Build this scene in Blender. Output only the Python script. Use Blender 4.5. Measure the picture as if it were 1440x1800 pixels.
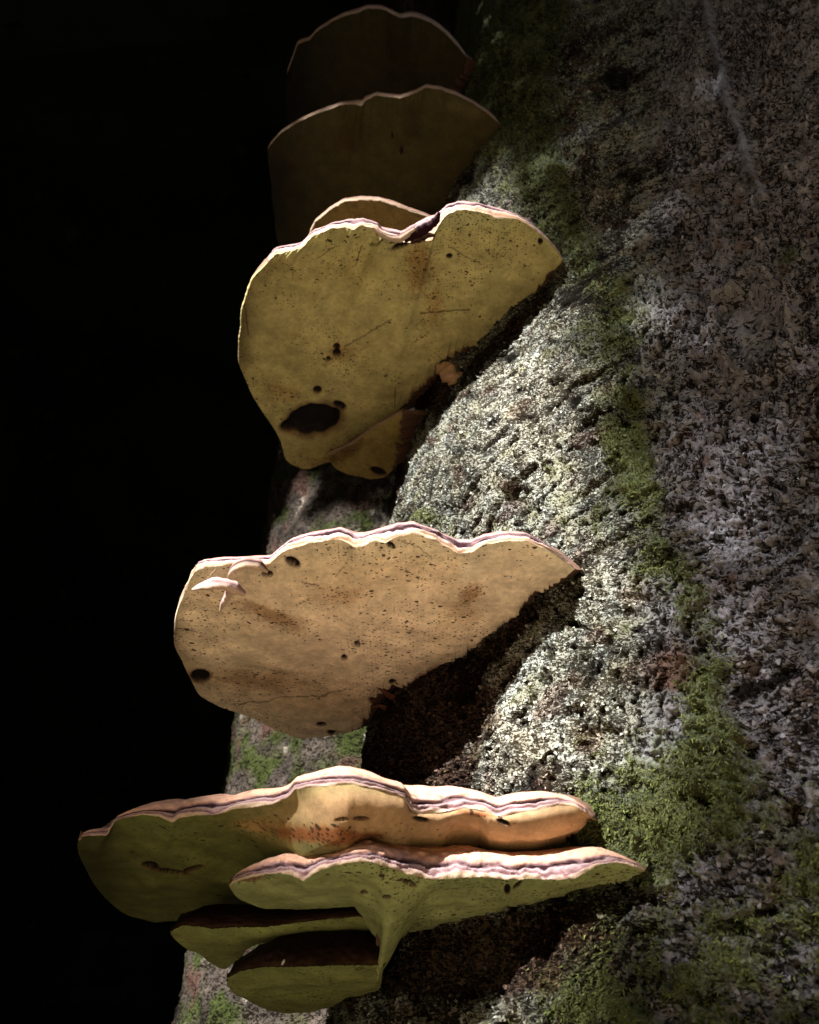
import bpy, math, numpy as np

for o in list(bpy.data.objects):
    bpy.data.objects.remove(o)
SC = bpy.context.scene
COL = SC.collection
rng = np.random.default_rng(11)

# ------------------------------------------------------------------ camera, sky, sun, exposure
Z0 = 0.45                                   # height of the camera above the forest floor
TH = math.radians(40)                       # upward pitch
FPX = 1400.0                                # focal length for a picture 1440 x 1800
cam = bpy.data.cameras.new('camera')
cam.sensor_fit = 'VERTICAL'; cam.sensor_height = 24.0; cam.lens = 24.0 * FPX / 1800
cam.clip_start = 0.02; cam.clip_end = 300
cam.dof.use_dof = True; cam.dof.focus_distance = 1.06; cam.dof.aperture_fstop = 4.6
cam_o = bpy.data.objects.new('camera', cam); COL.objects.link(cam_o)
cam_o.location = (0, 0, Z0); cam_o.rotation_euler = (math.pi / 2 + TH, 0, 0)
SC.camera = cam_o

SUN_DIR = np.array([-0.50, -0.69, 0.46]); SUN_DIR /= np.linalg.norm(SUN_DIR)
world = bpy.data.worlds.new('World'); SC.world = world; world.use_nodes = True
nt = world.node_tree; bg = nt.nodes['Background']
sky = nt.nodes.new('ShaderNodeTexSky'); sky.sky_type = 'NISHITA'; sky.sun_disc = False
sky.sun_elevation = math.asin(SUN_DIR[2]); sky.sun_rotation = math.atan2(SUN_DIR[0], SUN_DIR[1])
nt.links.new(sky.outputs[0], bg.inputs[0]); bg.inputs[1].default_value = 0.15
sun = bpy.data.lights.new('sun', 'SUN'); sun.energy = 5.0; sun.angle = math.radians(0.5); sun.color = (1, 0.965, 0.91)
sun_o = bpy.data.objects.new('sun', sun); COL.objects.link(sun_o)
sun_o.rotation_euler = (math.acos(SUN_DIR[2]), 0, math.atan2(SUN_DIR[0], -SUN_DIR[1]))
SC.view_settings.view_transform = 'Standard'; SC.view_settings.look = 'None'
SC.view_settings.exposure = 2.05; SC.view_settings.gamma = 1.0; SC.view_settings.use_curve_mapping = False
SC.render.engine = 'CYCLES'
SC.cycles.max_bounces = 6; SC.cycles.diffuse_bounces = 4; SC.cycles.use_denoising = True

# ------------------------------------------------------------------ numpy helpers
CT, ST = math.cos(TH), math.sin(TH)
_perm = np.random.default_rng(5).permutation(256).astype(np.int64)
_perm = np.concatenate([_perm, _perm, _perm])
_g = np.random.default_rng(6).normal(size=(256, 3)); _g /= np.linalg.norm(_g, axis=1)[:, None]

def perlin(x, y, z, seed=0):
    x = np.asarray(x, float) + seed * 17.31; y = np.asarray(y, float) + seed * 5.77; z = np.asarray(z, float) + seed * 9.13
    xi, yi, zi = np.floor(x).astype(np.int64), np.floor(y).astype(np.int64), np.floor(z).astype(np.int64)
    xf, yf, zf = x - xi, y - yi, z - zi
    u, v, w = [t * t * t * (t * (t * 6 - 15) + 10) for t in (xf, yf, zf)]
    out = 0
    for dx in (0, 1):
        for dy in (0, 1):
            for dz in (0, 1):
                h = _perm[_perm[_perm[(xi + dx) & 255] + ((yi + dy) & 255)] + ((zi + dz) & 255)]
                gr = _g[h]
                d = gr[..., 0] * (xf - dx) + gr[..., 1] * (yf - dy) + gr[..., 2] * (zf - dz)
                out = out + d * (u if dx else 1 - u) * (v if dy else 1 - v) * (w if dz else 1 - w)
    return out * 1.5

def fbm(x, y, z, oct=4, seed=0):
    s, a, f = 0, 1.0, 1.0
    for i in range(oct):
        s = s + a * perlin(x * f, y * f, z * f, seed + i); a *= 0.5; f *= 2.03
    return s

def sstep(a, b, x):
    t = np.clip((x - a) / (b - a), 0, 1)
    return t * t * (3 - 2 * t)

def ray(u, v):
    u, v = np.broadcast_arrays(np.asarray(u, float), np.asarray(v, float)); a = (u - 720) / FPX; b = (900 - v) / FPX
    return np.stack([a, CT - b * ST, ST + b * CT], -1)

def proj(P):                                 # camera-relative points -> pixels of the 1440 x 1800 photograph
    d = P[..., 1] * CT + P[..., 2] * ST
    return 720 + FPX * P[..., 0] / d, 900 - FPX * (-P[..., 1] * ST + P[..., 2] * CT) / d

def blur1(a, sig):
    k = np.arange(-int(3 * sig), int(3 * sig) + 1); w = np.exp(-k ** 2 / (2 * sig ** 2)); w /= w.sum()
    n = len(k) // 2
    ap = np.concatenate([2 * a[0] - a[1:n + 1][::-1], a, 2 * a[-1] - a[-n - 1:-1][::-1]])
    return np.convolve(ap, w, 'valid')

def resample(pts, n):
    pts = np.asarray(pts, float)
    d = np.concatenate([[0], np.cumsum(np.hypot(*np.diff(pts[:, :2], axis=0).T))])
    t = np.linspace(0, d[-1], n)
    return np.stack([np.interp(t, d, pts[:, i]) for i in range(pts.shape[1])], -1)

# ------------------------------------------------------------------ mesh helpers
def raw_mesh(name, V, Fq, col=None, smooth=True, extra=None):
    """V (n,3), Fq (m,k) with k = 3 or 4, col (n,3)"""
    V = np.asarray(V, np.float32); Fq = np.asarray(Fq, np.int32)
    me = bpy.data.meshes.new(name); k = Fq.shape[1]
    me.vertices.add(len(V)); me.vertices.foreach_set('co', V.ravel())
    me.loops.add(Fq.size); me.loops.foreach_set('vertex_index', Fq.ravel())
    me.polygons.add(len(Fq)); me.polygons.foreach_set('loop_start', np.arange(0, Fq.size, k, dtype=np.int32))
    me.polygons.foreach_set('use_smooth', np.full(len(Fq), smooth))
    if col is not None:
        ca = me.attributes.new('Col', 'FLOAT_COLOR', 'POINT')
        ca.data.foreach_set('color', np.concatenate([np.clip(col, 0, 1), np.ones((len(V), 1))], 1).astype(np.float32).ravel())
    for nm, arr in (extra or {}).items():
        at = me.attributes.new(nm, 'FLOAT', 'POINT'); at.data.foreach_set('value', np.asarray(arr, np.float32).ravel())
    me.update(calc_edges=True); me.validate()
    return me

def grid_faces(nr, nc, closed=False, flip=False):
    i = np.arange(nr - 1)[:, None]; j = np.arange(nc if closed else nc - 1)[None, :]
    j2 = (j + 1) % nc
    q = np.stack([i * nc + j, i * nc + j2, (i + 1) * nc + j2, (i + 1) * nc + j], -1).reshape(-1, 4)
    return q[:, ::-1] if flip else q

def add(name, me, mat, parent=None, kind=None, label=None, category=None, group=None):
    o = bpy.data.objects.new(name, me); COL.objects.link(o)
    if mat: me.materials.append(mat)
    if parent is not None: o.parent = parent
    for k_, v_ in (('kind', kind), ('label', label), ('category', category), ('group', group)):
        if v_: o[k_] = v_
    return o

def thing(name, loc, label, category, group=None):
    o = bpy.data.objects.new(name, None); COL.objects.link(o); o.location = loc; o.empty_display_size = 0.05
    o['label'] = label; o['category'] = category
    if group: o['group'] = group
    return o

# ------------------------------------------------------------------ materials
def mat_base(name, rough=0.9, spec=0.2):
    m = bpy.data.materials.new(name); m.use_nodes = True
    b = m.node_tree.nodes['Principled BSDF']; b.inputs['Roughness'].default_value = rough
    b.inputs['Specular IOR Level'].default_value = spec
    return m, m.node_tree.nodes, m.node_tree.links, b

def nnode(N, t, **kw):
    n = N.new(t)
    for k, v in kw.items(): setattr(n, k, v)
    return n

def attr_mat(name, rough=0.9, spec=0.15, nscale=900, namt=0.35, bump=0.3, bdist=0.0008, trans=None):
    """colour from the mesh's own Col attribute, grained by fine noise, with fine bump"""
    m, N, L, b = mat_base(name, rough, spec)
    at = nnode(N, 'ShaderNodeAttribute', attribute_name='Col')
    tc = N.new('ShaderNodeTexCoord')
    nz = N.new('ShaderNodeTexNoise'); nz.inputs['Scale'].default_value = nscale; nz.inputs['Detail'].default_value = 4
    L.new(tc.outputs['Object'], nz.inputs['Vector'])
    mr = N.new('ShaderNodeMapRange'); mr.inputs['From Min'].default_value = .3; mr.inputs['From Max'].default_value = .7
    mr.inputs['To Min'].default_value = 1 - namt; mr.inputs['To Max'].default_value = 1 + namt
    L.new(nz.outputs[0], mr.inputs['Value'])
    mx = nnode(N, 'ShaderNodeMix', data_type='RGBA', blend_type='MULTIPLY'); mx.inputs[0].default_value = 1
    L.new(at.outputs['Color'], mx.inputs[6]); L.new(mr.outputs[0], mx.inputs[7])
    L.new(mx.outputs[2], b.inputs['Base Color'])
    bp = N.new('ShaderNodeBump'); bp.inputs['Strength'].default_value = bump; bp.inputs['Distance'].default_value = bdist
    L.new(nz.outputs[0], bp.inputs['Height']); L.new(bp.outputs[0], b.inputs['Normal'])
    return m

def bark_mat():
    """bark: the crust's own colour from Col, broken by dark cracks (amount from the attribute 'gap', coarseness from 'coarse')"""
    m, N, L, b = mat_base('bark', 0.95, 0.06)
    at = nnode(N, 'ShaderNodeAttribute', attribute_name='Col'); gp = nnode(N, 'ShaderNodeAttribute', attribute_name='gap'); co = nnode(N, 'ShaderNodeAttribute', attribute_name='coarse')
    tc = N.new('ShaderNodeTexCoord')
    mp = N.new('ShaderNodeMapping'); mp.inputs['Rotation'].default_value = (0.25, -0.75, -0.55); mp.inputs['Scale'].default_value = (.62, 1, 1.45)
    L.new(tc.outputs['Object'], mp.inputs['Vector'])
    def noise(scale, detail, rough, dist):
        n = N.new('ShaderNodeTexNoise'); n.inputs['Scale'].default_value = scale; n.inputs['Detail'].default_value = detail
        n.inputs['Roughness'].default_value = rough; n.inputs['Distortion'].default_value = dist
        L.new(mp.outputs[0], n.inputs['Vector']); return n.outputs[0]
    nf = noise(185, 3.5, .62, 1.3); nc = noise(95, 4, .60, 1.6); ng = noise(800, 2, .5, 0)
    mx0 = nnode(N, 'ShaderNodeMix', data_type='FLOAT'); L.new(co.outputs['Fac'], mx0.inputs[0]); L.new(nf, mx0.inputs[2]); L.new(nc, mx0.inputs[3])
    # threshold: where the noise falls below the local gap level there is dark bark between the scales
    lo = nnode(N, 'ShaderNodeMath', operation='SUBTRACT'); L.new(gp.outputs['Fac'], lo.inputs[0]); lo.inputs[1].default_value = .035
    mr = nnode(N, 'ShaderNodeMapRange', interpolation_type='SMOOTHSTEP'); L.new(mx0.outputs[0], mr.inputs['Value']); L.new(lo.outputs[0], mr.inputs['From Min']); L.new(gp.outputs['Fac'], mr.inputs['From Max'])
    gr = N.new('ShaderNodeMapRange'); gr.inputs['From Min'].default_value = .3; gr.inputs['From Max'].default_value = .7; gr.inputs['To Min'].default_value = .6; gr.inputs['To Max'].default_value = 1.4
    L.new(ng, gr.inputs['Value'])
    c1 = nnode(N, 'ShaderNodeMix', data_type='RGBA', blend_type='MULTIPLY'); c1.inputs[0].default_value = 1; L.new(at.outputs['Color'], c1.inputs[6]); L.new(gr.outputs[0], c1.inputs[7])
    c2 = nnode(N, 'ShaderNodeMix', data_type='RGBA', blend_type='MULTIPLY'); c2.inputs[0].default_value = 1; L.new(c1.outputs[2], c2.inputs[6]); c2.inputs[7].default_value = (.13, .11, .09, 1)
    c3 = nnode(N, 'ShaderNodeMix', data_type='RGBA'); L.new(mr.outputs[0], c3.inputs[0]); L.new(c2.outputs[2], c3.inputs[6]); L.new(c1.outputs[2], c3.inputs[7])
    L.new(c3.outputs[2], b.inputs['Base Color'])
    h1 = nnode(N, 'ShaderNodeMath', operation='MULTIPLY_ADD'); L.new(mx0.outputs[0], h1.inputs[0]); h1.inputs[1].default_value = 1.6; L.new(mr.outputs[0], h1.inputs[2])
    h2 = nnode(N, 'ShaderNodeMath', operation='MULTIPLY_ADD'); L.new(ng, h2.inputs[0]); h2.inputs[1].default_value = .35; L.new(h1.outputs[0], h2.inputs[2])
    bp = N.new('ShaderNodeBump'); bp.inputs['Strength'].default_value = 1.0; bp.inputs['Distance'].default_value = .0030
    L.new(h2.outputs[0], bp.inputs['Height']); L.new(bp.outputs[0], b.inputs['Normal'])
    return m
M_BARK = bark_mat()
M_FLAKE = attr_mat('lichen_flake', 0.9, 0.1, 900, 0.25, 0.3)
M_MOSS = attr_mat('moss', 0.85, 0.2, 500, 0.3, 0.0)
M_RIM = attr_mat('fungus_rim', 0.75, 0.08, 650, 0.16, 0.45, 0.0009)
M_CAP = attr_mat('fungus_crust', 0.7, 0.25, 260, 0.25, 0.5, 0.001)
M_LEAF = attr_mat('leaf', 0.7, 0.2, 6, 0.25, 0.0)
M_GROUND = attr_mat('leaf_litter', 0.95, 0.1, 60, 0.4, 0.6, 0.01)

def pore_mat():
    m, N, L, b = mat_base('pore_surface', 0.8, 0.2)
    at = nnode(N, 'ShaderNodeAttribute', attribute_name='Col')
    sp = nnode(N, 'ShaderNodeAttribute', attribute_name='speck')
    tc = N.new('ShaderNodeTexCoord')
    # slow cloudy tint
    n1 = N.new('ShaderNodeTexNoise'); n1.inputs['Scale'].default_value = 26; n1.inputs['Detail'].default_value = 6; n1.inputs['Roughness'].default_value = .62
    L.new(tc.outputs['Object'], n1.inputs['Vector'])
    r1 = N.new('ShaderNodeMapRange'); r1.inputs['From Min'].default_value = .3; r1.inputs['From Max'].default_value = .7
    r1.inputs['To Min'].default_value = .66; r1.inputs['To Max'].default_value = 1.22
    L.new(n1.outputs[0], r1.inputs['Value'])
    n2 = N.new('ShaderNodeTexNoise'); n2.inputs['Scale'].default_value = 750; n2.inputs['Detail'].default_value = 3
    L.new(tc.outputs['Object'], n2.inputs['Vector'])
    r2 = N.new('ShaderNodeMapRange'); r2.inputs['From Min'].default_value = .3; r2.inputs['From Max'].default_value = .7
    r2.inputs['To Min'].default_value = .86; r2.inputs['To Max'].default_value = 1.1
    L.new(n2.outputs[0], r2.inputs['Value'])
    mu = nnode(N, 'ShaderNodeMath', operation='MULTIPLY'); L.new(r1.outputs[0], mu.inputs[0]); L.new(r2.outputs[0], mu.inputs[1])
    n3 = N.new('ShaderNodeTexNoise'); n3.inputs['Scale'].default_value = 130; n3.inputs['Detail'].default_value = 5; n3.inputs['Roughness'].default_value = .7
    L.new(tc.outputs['Object'], n3.inputs['Vector'])
    r3 = N.new('ShaderNodeMapRange'); r3.inputs['From Min'].default_value = .3; r3.inputs['From Max'].default_value = .7
    r3.inputs['To Min'].default_value = .78; r3.inputs['To Max'].default_value = 1.18
    L.new(n3.outputs[0], r3.inputs['Value'])
    mu3 = nnode(N, 'ShaderNodeMath', operation='MULTIPLY'); L.new(mu.outputs[0], mu3.inputs[0]); L.new(r3.outputs[0], mu3.inputs[1]); mu = mu3
    mx = nnode(N, 'ShaderNodeMix', data_type='RGBA', blend_type='MULTIPLY'); mx.inputs[0].default_value = 1
    L.new(at.outputs['Color'], mx.inputs[6]); L.new(mu.outputs[0], mx.inputs[7])
    prev = mx.outputs[2]; dots = None
    for scale, rad, seed in ((80, .13, 0.0), (165, .17, 3.7), (40, .075, 8.1), (240, .20, 5.9)):
        mp = N.new('ShaderNodeMapping'); mp.inputs['Location'].default_value = (seed, seed * 2, seed)
        mp.inputs['Scale'].default_value = (0.8, 1.25, 1)
        L.new(tc.outputs['Object'], mp.inputs['Vector'])
        wn = N.new('ShaderNodeTexNoise'); wn.inputs['Scale'].default_value = scale * 3.1
        L.new(mp.outputs[0], wn.inputs['Vector'])
        wm = nnode(N, 'ShaderNodeMix', data_type='VECTOR'); wm.inputs[0].default_value = 0.006 * 95 / scale * .8
        L.new(mp.outputs[0], wm.inputs[4]); L.new(wn.outputs['Color'], wm.inputs[5])
        vo = nnode(N, 'ShaderNodeTexVoronoi', voronoi_dimensions='2D'); vo.inputs['Scale'].default_value = scale
        L.new(wm.outputs[1], vo.inputs['Vector'])
        sepc = N.new('ShaderNodeSeparateColor'); L.new(vo.outputs['Color'], sepc.inputs[0])
        # radius varies per cell; a cell holds a dot only when its random value is below the local density
        rr = nnode(N, 'ShaderNodeMath', operation='MULTIPLY'); rr.inputs[1].default_value = rad * 1.6; L.new(sepc.outputs[1], rr.inputs[0])
        lt = nnode(N, 'ShaderNodeMath', operation='LESS_THAN'); L.new(vo.outputs['Distance'], lt.inputs[0]); L.new(rr.outputs[0], lt.inputs[1])
        dn = nnode(N, 'ShaderNodeMath', operation='LESS_THAN'); L.new(sepc.outputs[0], dn.inputs[0]); L.new(sp.outputs['Fac'], dn.inputs[1])
        an = nnode(N, 'ShaderNodeMath', operation='MULTIPLY'); L.new(lt.outputs[0], an.inputs[0]); L.new(dn.outputs[0], an.inputs[1])
        mk = nnode(N, 'ShaderNodeMath', operation='MULTIPLY'); mk.inputs[1].default_value = .92; L.new(an.outputs[0], mk.inputs[0])
        m2 = nnode(N, 'ShaderNodeMix', data_type='RGBA'); m2.inputs[7].default_value = (.035, .018, .008, 1)
        L.new(mk.outputs[0], m2.inputs[0]); L.new(prev, m2.inputs[6]); prev = m2.outputs[2]
        if dots is None: dots = an.outputs[0]
        else:
            ad = nnode(N, 'ShaderNodeMath', operation='MAXIMUM'); L.new(dots, ad.inputs[0]); L.new(an.outputs[0], ad.inputs[1]); dots = ad.outputs[0]
    L.new(prev, b.inputs['Base Color'])
    hs = nnode(N, 'ShaderNodeMath', operation='SUBTRACT'); L.new(n2.outputs[0], hs.inputs[0]); L.new(dots, hs.inputs[1])
    bp = N.new('ShaderNodeBump'); bp.inputs['Strength'].default_value = .35; bp.inputs['Distance'].default_value = .0008
    L.new(hs.outputs[0], bp.inputs['Height']); L.new(bp.outputs[0], b.inputs['Normal'])
    return m
M_PORE = pore_mat()

def seg_dist(u, v, pts):
    best = np.full(np.shape(u), 1e9)
    for (x0, y0), (x1, y1) in zip(pts[:-1], pts[1:]):
        dx, dy = x1 - x0, y1 - y0; L2 = dx * dx + dy * dy + 1e-9
        t = np.clip(((u - x0) * dx + (v - y0) * dy) / L2, 0, 1)
        best = np.minimum(best, np.hypot(u - x0 - t * dx, v - y0 - t * dy))
    return best

# ------------------------------------------------------------------ ground, added leaf shell shaping the light
SXY = SUN_DIR[:2] / SUN_DIR[2]
def in_poly(P, poly):
    poly = np.asarray(poly, float); x, y = P[..., 0], P[..., 1]; r = np.zeros(x.shape, bool)
    n = len(poly)
    for i in range(n):
        (x0, y0), (x1, y1) = poly[i], poly[(i + 1) % n]
        c_ = ((y0 > y) != (y1 > y)) & (x < (x1 - x0) * (y - y0) / (y1 - y0 + 1e-12) + x0)
        r ^= c_
    return r
# light-shaping gaps in the added canopy, given by where their sunlight would land on flat ground
def shade_of(pts): return [tuple(np.array(p[:2]) - SXY * p[2]) for p in pts]
EDGE = [(.27, .82, .63), (.34, .77, .79), (.385, .75, 1.02), (.39, .755, 1.35), (.36, .78, 1.73), (.38, .78, 2.05), (.24, .88, 2.3), (0, .95, 2.4), (-.35, 1, 2.4)]
GAP_TRUNK = shade_of([(-.2, .87, .66), (0, .86, .65)] + EDGE + [(-.7, 2.3, 2.7), (-.95, 2.3, 1.35), (-.95, 2.3, .95), (-.25, .93, .80)])
GAP_FLOOR = [(-1.6, -2.2), (1.9, -2.2), (2.1, -.3), (1.2, .45), (-.6, .6), (-1.5, .2)]
GAP_SKY = [(3.2, -9.5), (11.0, -9.5), (12, -1), (4.2, -1.5)]          # an added opening for sky fill over the right shoulder, its sun lands off to the side

GAP_DAPPLE = shade_of(EDGE + [(-.3, 1, 3.0), (.2, 1.1, 3.6), (.9, .8, 3.4), (.9, .7, 2.45), (.69, .7, 1.84), (.52, .72, 1.05), (.38, .74, .67)])   # thin leaves added here to soften the sun

def canopy_open(P):
    gxy = P[..., :2] - SXY * P[..., 2:3]
    wob = .06 * np.stack([perlin(gxy[..., 0] * 2.2, gxy[..., 1] * 2.2, 0, 1), perlin(gxy[..., 0] * 2.2, gxy[..., 1] * 2.2, 0, 2)], -1)
    gq = gxy + wob
    return in_poly(gq, GAP_TRUNK) | in_poly(gxy, GAP_DAPPLE) | in_poly(gq, GAP_FLOOR) | in_poly(P[..., :2], GAP_SKY)  # light-shaping gaps of the added canopy

def build_setting():
    # forest floor: one big sheet, fine near the tree
    ax = np.unique(np.concatenate([np.linspace(-60, -4, 40), np.linspace(-4, 4, 160), np.linspace(4, 60, 40)]))
    X, Y = np.meshgrid(ax, ax); Zg = .05 * fbm(X * .5, Y * .5, X * 0, 3, 3) + .02 * perlin(X * 3, Y * 3, X * 0, 9)
    near = sstep(7, 3, np.hypot(X, Y)); Zg = Zg * 1.0
    V = np.stack([X, Y, Zg], -1).reshape(-1, 3)
    n = fbm(X * 3, Y * 3, X * 0, 4, 21).reshape(-1, 1)
    c = np.array([.42, .33, .20]) * (1 + .35 * n) + 0 * near.reshape(-1, 1)
    add('ground', raw_mesh('ground', V, grid_faces(len(ax), len(ax)), c), M_GROUND, kind='structure')
    # unseen canopy and dark wall of the wood, leaf masses added to shape light
    ax = np.linspace(-20, 20, 230)
    X, Y = np.meshgrid(ax, ax)
    H = 9.0 + 1.3 * fbm(X * .25, Y * .25, X * 0, 3, 31) - .02 * (X ** 2 + Y ** 2) * .6
    V1 = np.stack([X, Y, H], -1).reshape(-1, 3); Fc = grid_faces(230, 230)
    ctr = V1[Fc].mean(1); Fc = Fc[~canopy_open(ctr)]
    a = np.linspace(0, 2 * math.pi, 320, endpoint=False); zz = np.linspace(-.2, 10.5, 60)
    A, ZZ = np.meshgrid(a, zz)
    R = 14.5 + 1.2 * fbm(np.cos(A) * 4, np.sin(A) * 4, ZZ * .5, 4, 41)
    V2 = np.stack([R * np.cos(A), R * np.sin(A), ZZ], -1).reshape(-1, 3); F2 = grid_faces(60, 320, True, True); F2 = F2[~canopy_open(V2[F2].mean(1))] + len(V1)
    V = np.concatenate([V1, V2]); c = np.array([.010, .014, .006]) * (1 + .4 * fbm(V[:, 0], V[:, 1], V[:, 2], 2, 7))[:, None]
    nbase = len(V)
    # leaf cards hanging under and in front of the masses
    nl = 42000
    src1 = np.concatenate([ctr[~canopy_open(ctr)]]); p1 = src1[rng.integers(0, len(src1), nl // 2)] + rng.normal(size=(nl // 2, 3)) * [.25, .25, .35] - [0, 0, .35]
    k2 = rng.integers(0, len(V2), nl // 2); p2 = V2[k2] * np.array([.96, .96, 1]) + rng.normal(size=(nl // 2, 3)) * .3
    pl = np.concatenate([p1, p2]); pl = pl[~canopy_open(pl)]
    nd = 80000; gd = np.stack([rng.uniform(.5, 5.0, nd), rng.uniform(1.3, 6.9, nd)], -1); gd = gd[np.any([in_poly(gd + np.array(o_), GAP_DAPPLE) for o_ in ((0, 0), (.14, 0), (-.14, 0), (0, .14), (0, -.14))], axis=0) | in_poly(gd, GAP_TRUNK)]; ed = seg_dist(gd[:, 0], gd[:, 1], shade_of(EDGE)) * np.where(in_poly(gd, GAP_TRUNK), -1, 1)
    gd = gd[rng.uniform(size=len(gd)) < .97 * sstep(-.22, .34, ed)]
    nb_ = len(pl); hz = rng.uniform(5.0, 6.6, len(gd)); pd = np.concatenate([gd + SXY * hz[:, None], hz[:, None]], 1)   # thin leaves added to soften the sun at the gap's edge
    pl = np.concatenate([pl, pd]); nl = len(pl)
    d1 = rng.normal(size=(nl, 3)); d1 /= np.linalg.norm(d1, axis=1)[:, None]
    d2 = np.cross(d1, rng.normal(size=(nl, 3))); d2 /= np.linalg.norm(d2, axis=1)[:, None]
    sz = rng.uniform(.05, .11, (nl, 1)); sz[nb_:] *= .5
    LV = np.stack([pl - d1 * sz, pl + d2 * sz * .55, pl + d1 * sz, pl - d2 * sz * .55], 1).reshape(-1, 3)
    LF = np.arange(nl * 4).reshape(-1, 4) + nbase
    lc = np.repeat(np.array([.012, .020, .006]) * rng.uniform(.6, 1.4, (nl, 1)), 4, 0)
    add('shading_forest', raw_mesh('shading_forest', np.concatenate([V, LV]), np.concatenate([Fc, F2, LF]), np.concatenate([c, lc]), smooth=False), M_LEAF, kind='stuff')
build_setting()

# ------------------------------------------------------------------ the trunk
TC = lambda z: (.63 + .08 * (z - .9), 1.39)          # axis (camera-relative heights)
# radius samples under the brackets' seats: (z, theta, radius)
SEAT = []
def seat(h, pts):
    for u, v in pts:
        d = ray(u, v); p = d * h / d[2]; cx, cy = TC(h)
        SEAT.append((h, math.atan2(p[1] - cy, p[0] - cx) % (2 * math.pi), math.hypot(p[0] - cx, p[1] - cy)))
seat(.6, [(1011, 1000), (929, 1054), (866, 1125), (787, 1175), (670, 1212), (631, 1284)])
seat(1.31, [(989, 457), (944, 508), (884, 554), (831, 609), (760, 659), (715, 720)])
seat(.29, [(1037, 1439)])
seat(.232, [(1133, 1534), (1047, 1564), (936, 1589), (852, 1626), (708, 1639)])
seat(.163, [(674, 1734)])
SEAT = np.array(SEAT)
def trunk_r(th, z):
    """smooth radius: a fluted trunk, broader to the right, that meets every bracket's seat"""
    th = np.asarray(th) % (2 * math.pi)
    base = .69 + .0 * z - .012 * np.maximum(z - 1.6, 0) + .10 * sstep(.1, -.6, z)
    right = sstep(4.35, 5.3, th) * sstep(7.2, 5.6, th)
    base = base + .30 * right
    w0 = 0.35; num = 0; den = w0
    for (zs, ts, rs) in SEAT:
        d2 = ((z - zs) / .13) ** 2 + ((th - ts) / .22) ** 2
        w = np.exp(-d2); num = num + w * (rs - .69 - .012); den = den + w
    return base + num / den

def trunk_point(th, z):
    cx, cy = TC(z); r = trunk_r(th, z)
    return np.stack([cx + r * np.cos(th), cy + r * np.sin(th), z + 0 * r], -1)

def blob(u, v, cu, cv, ru, rv, rot=0.0):
    a = math.radians(rot); du, dv = u - cu, v - cv
    x = du * math.cos(a) + dv * math.sin(a); y = -du * math.sin(a) + dv * math.cos(a)
    return np.exp(-((x / ru) ** 2 + (y / rv) ** 2))

def lerp3(c, col, m):
    return c + (np.asarray(col) - c) * m[..., None]

MOSS_LINE = [(960, 0), (930, 150), (960, 300), (1000, 420), (1080, 520), (1100, 640), (1110, 760), (1130, 860), (1160, 970), (1230, 1060), (1260, 1170), (1260, 1300), (1240, 1400)]

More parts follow.
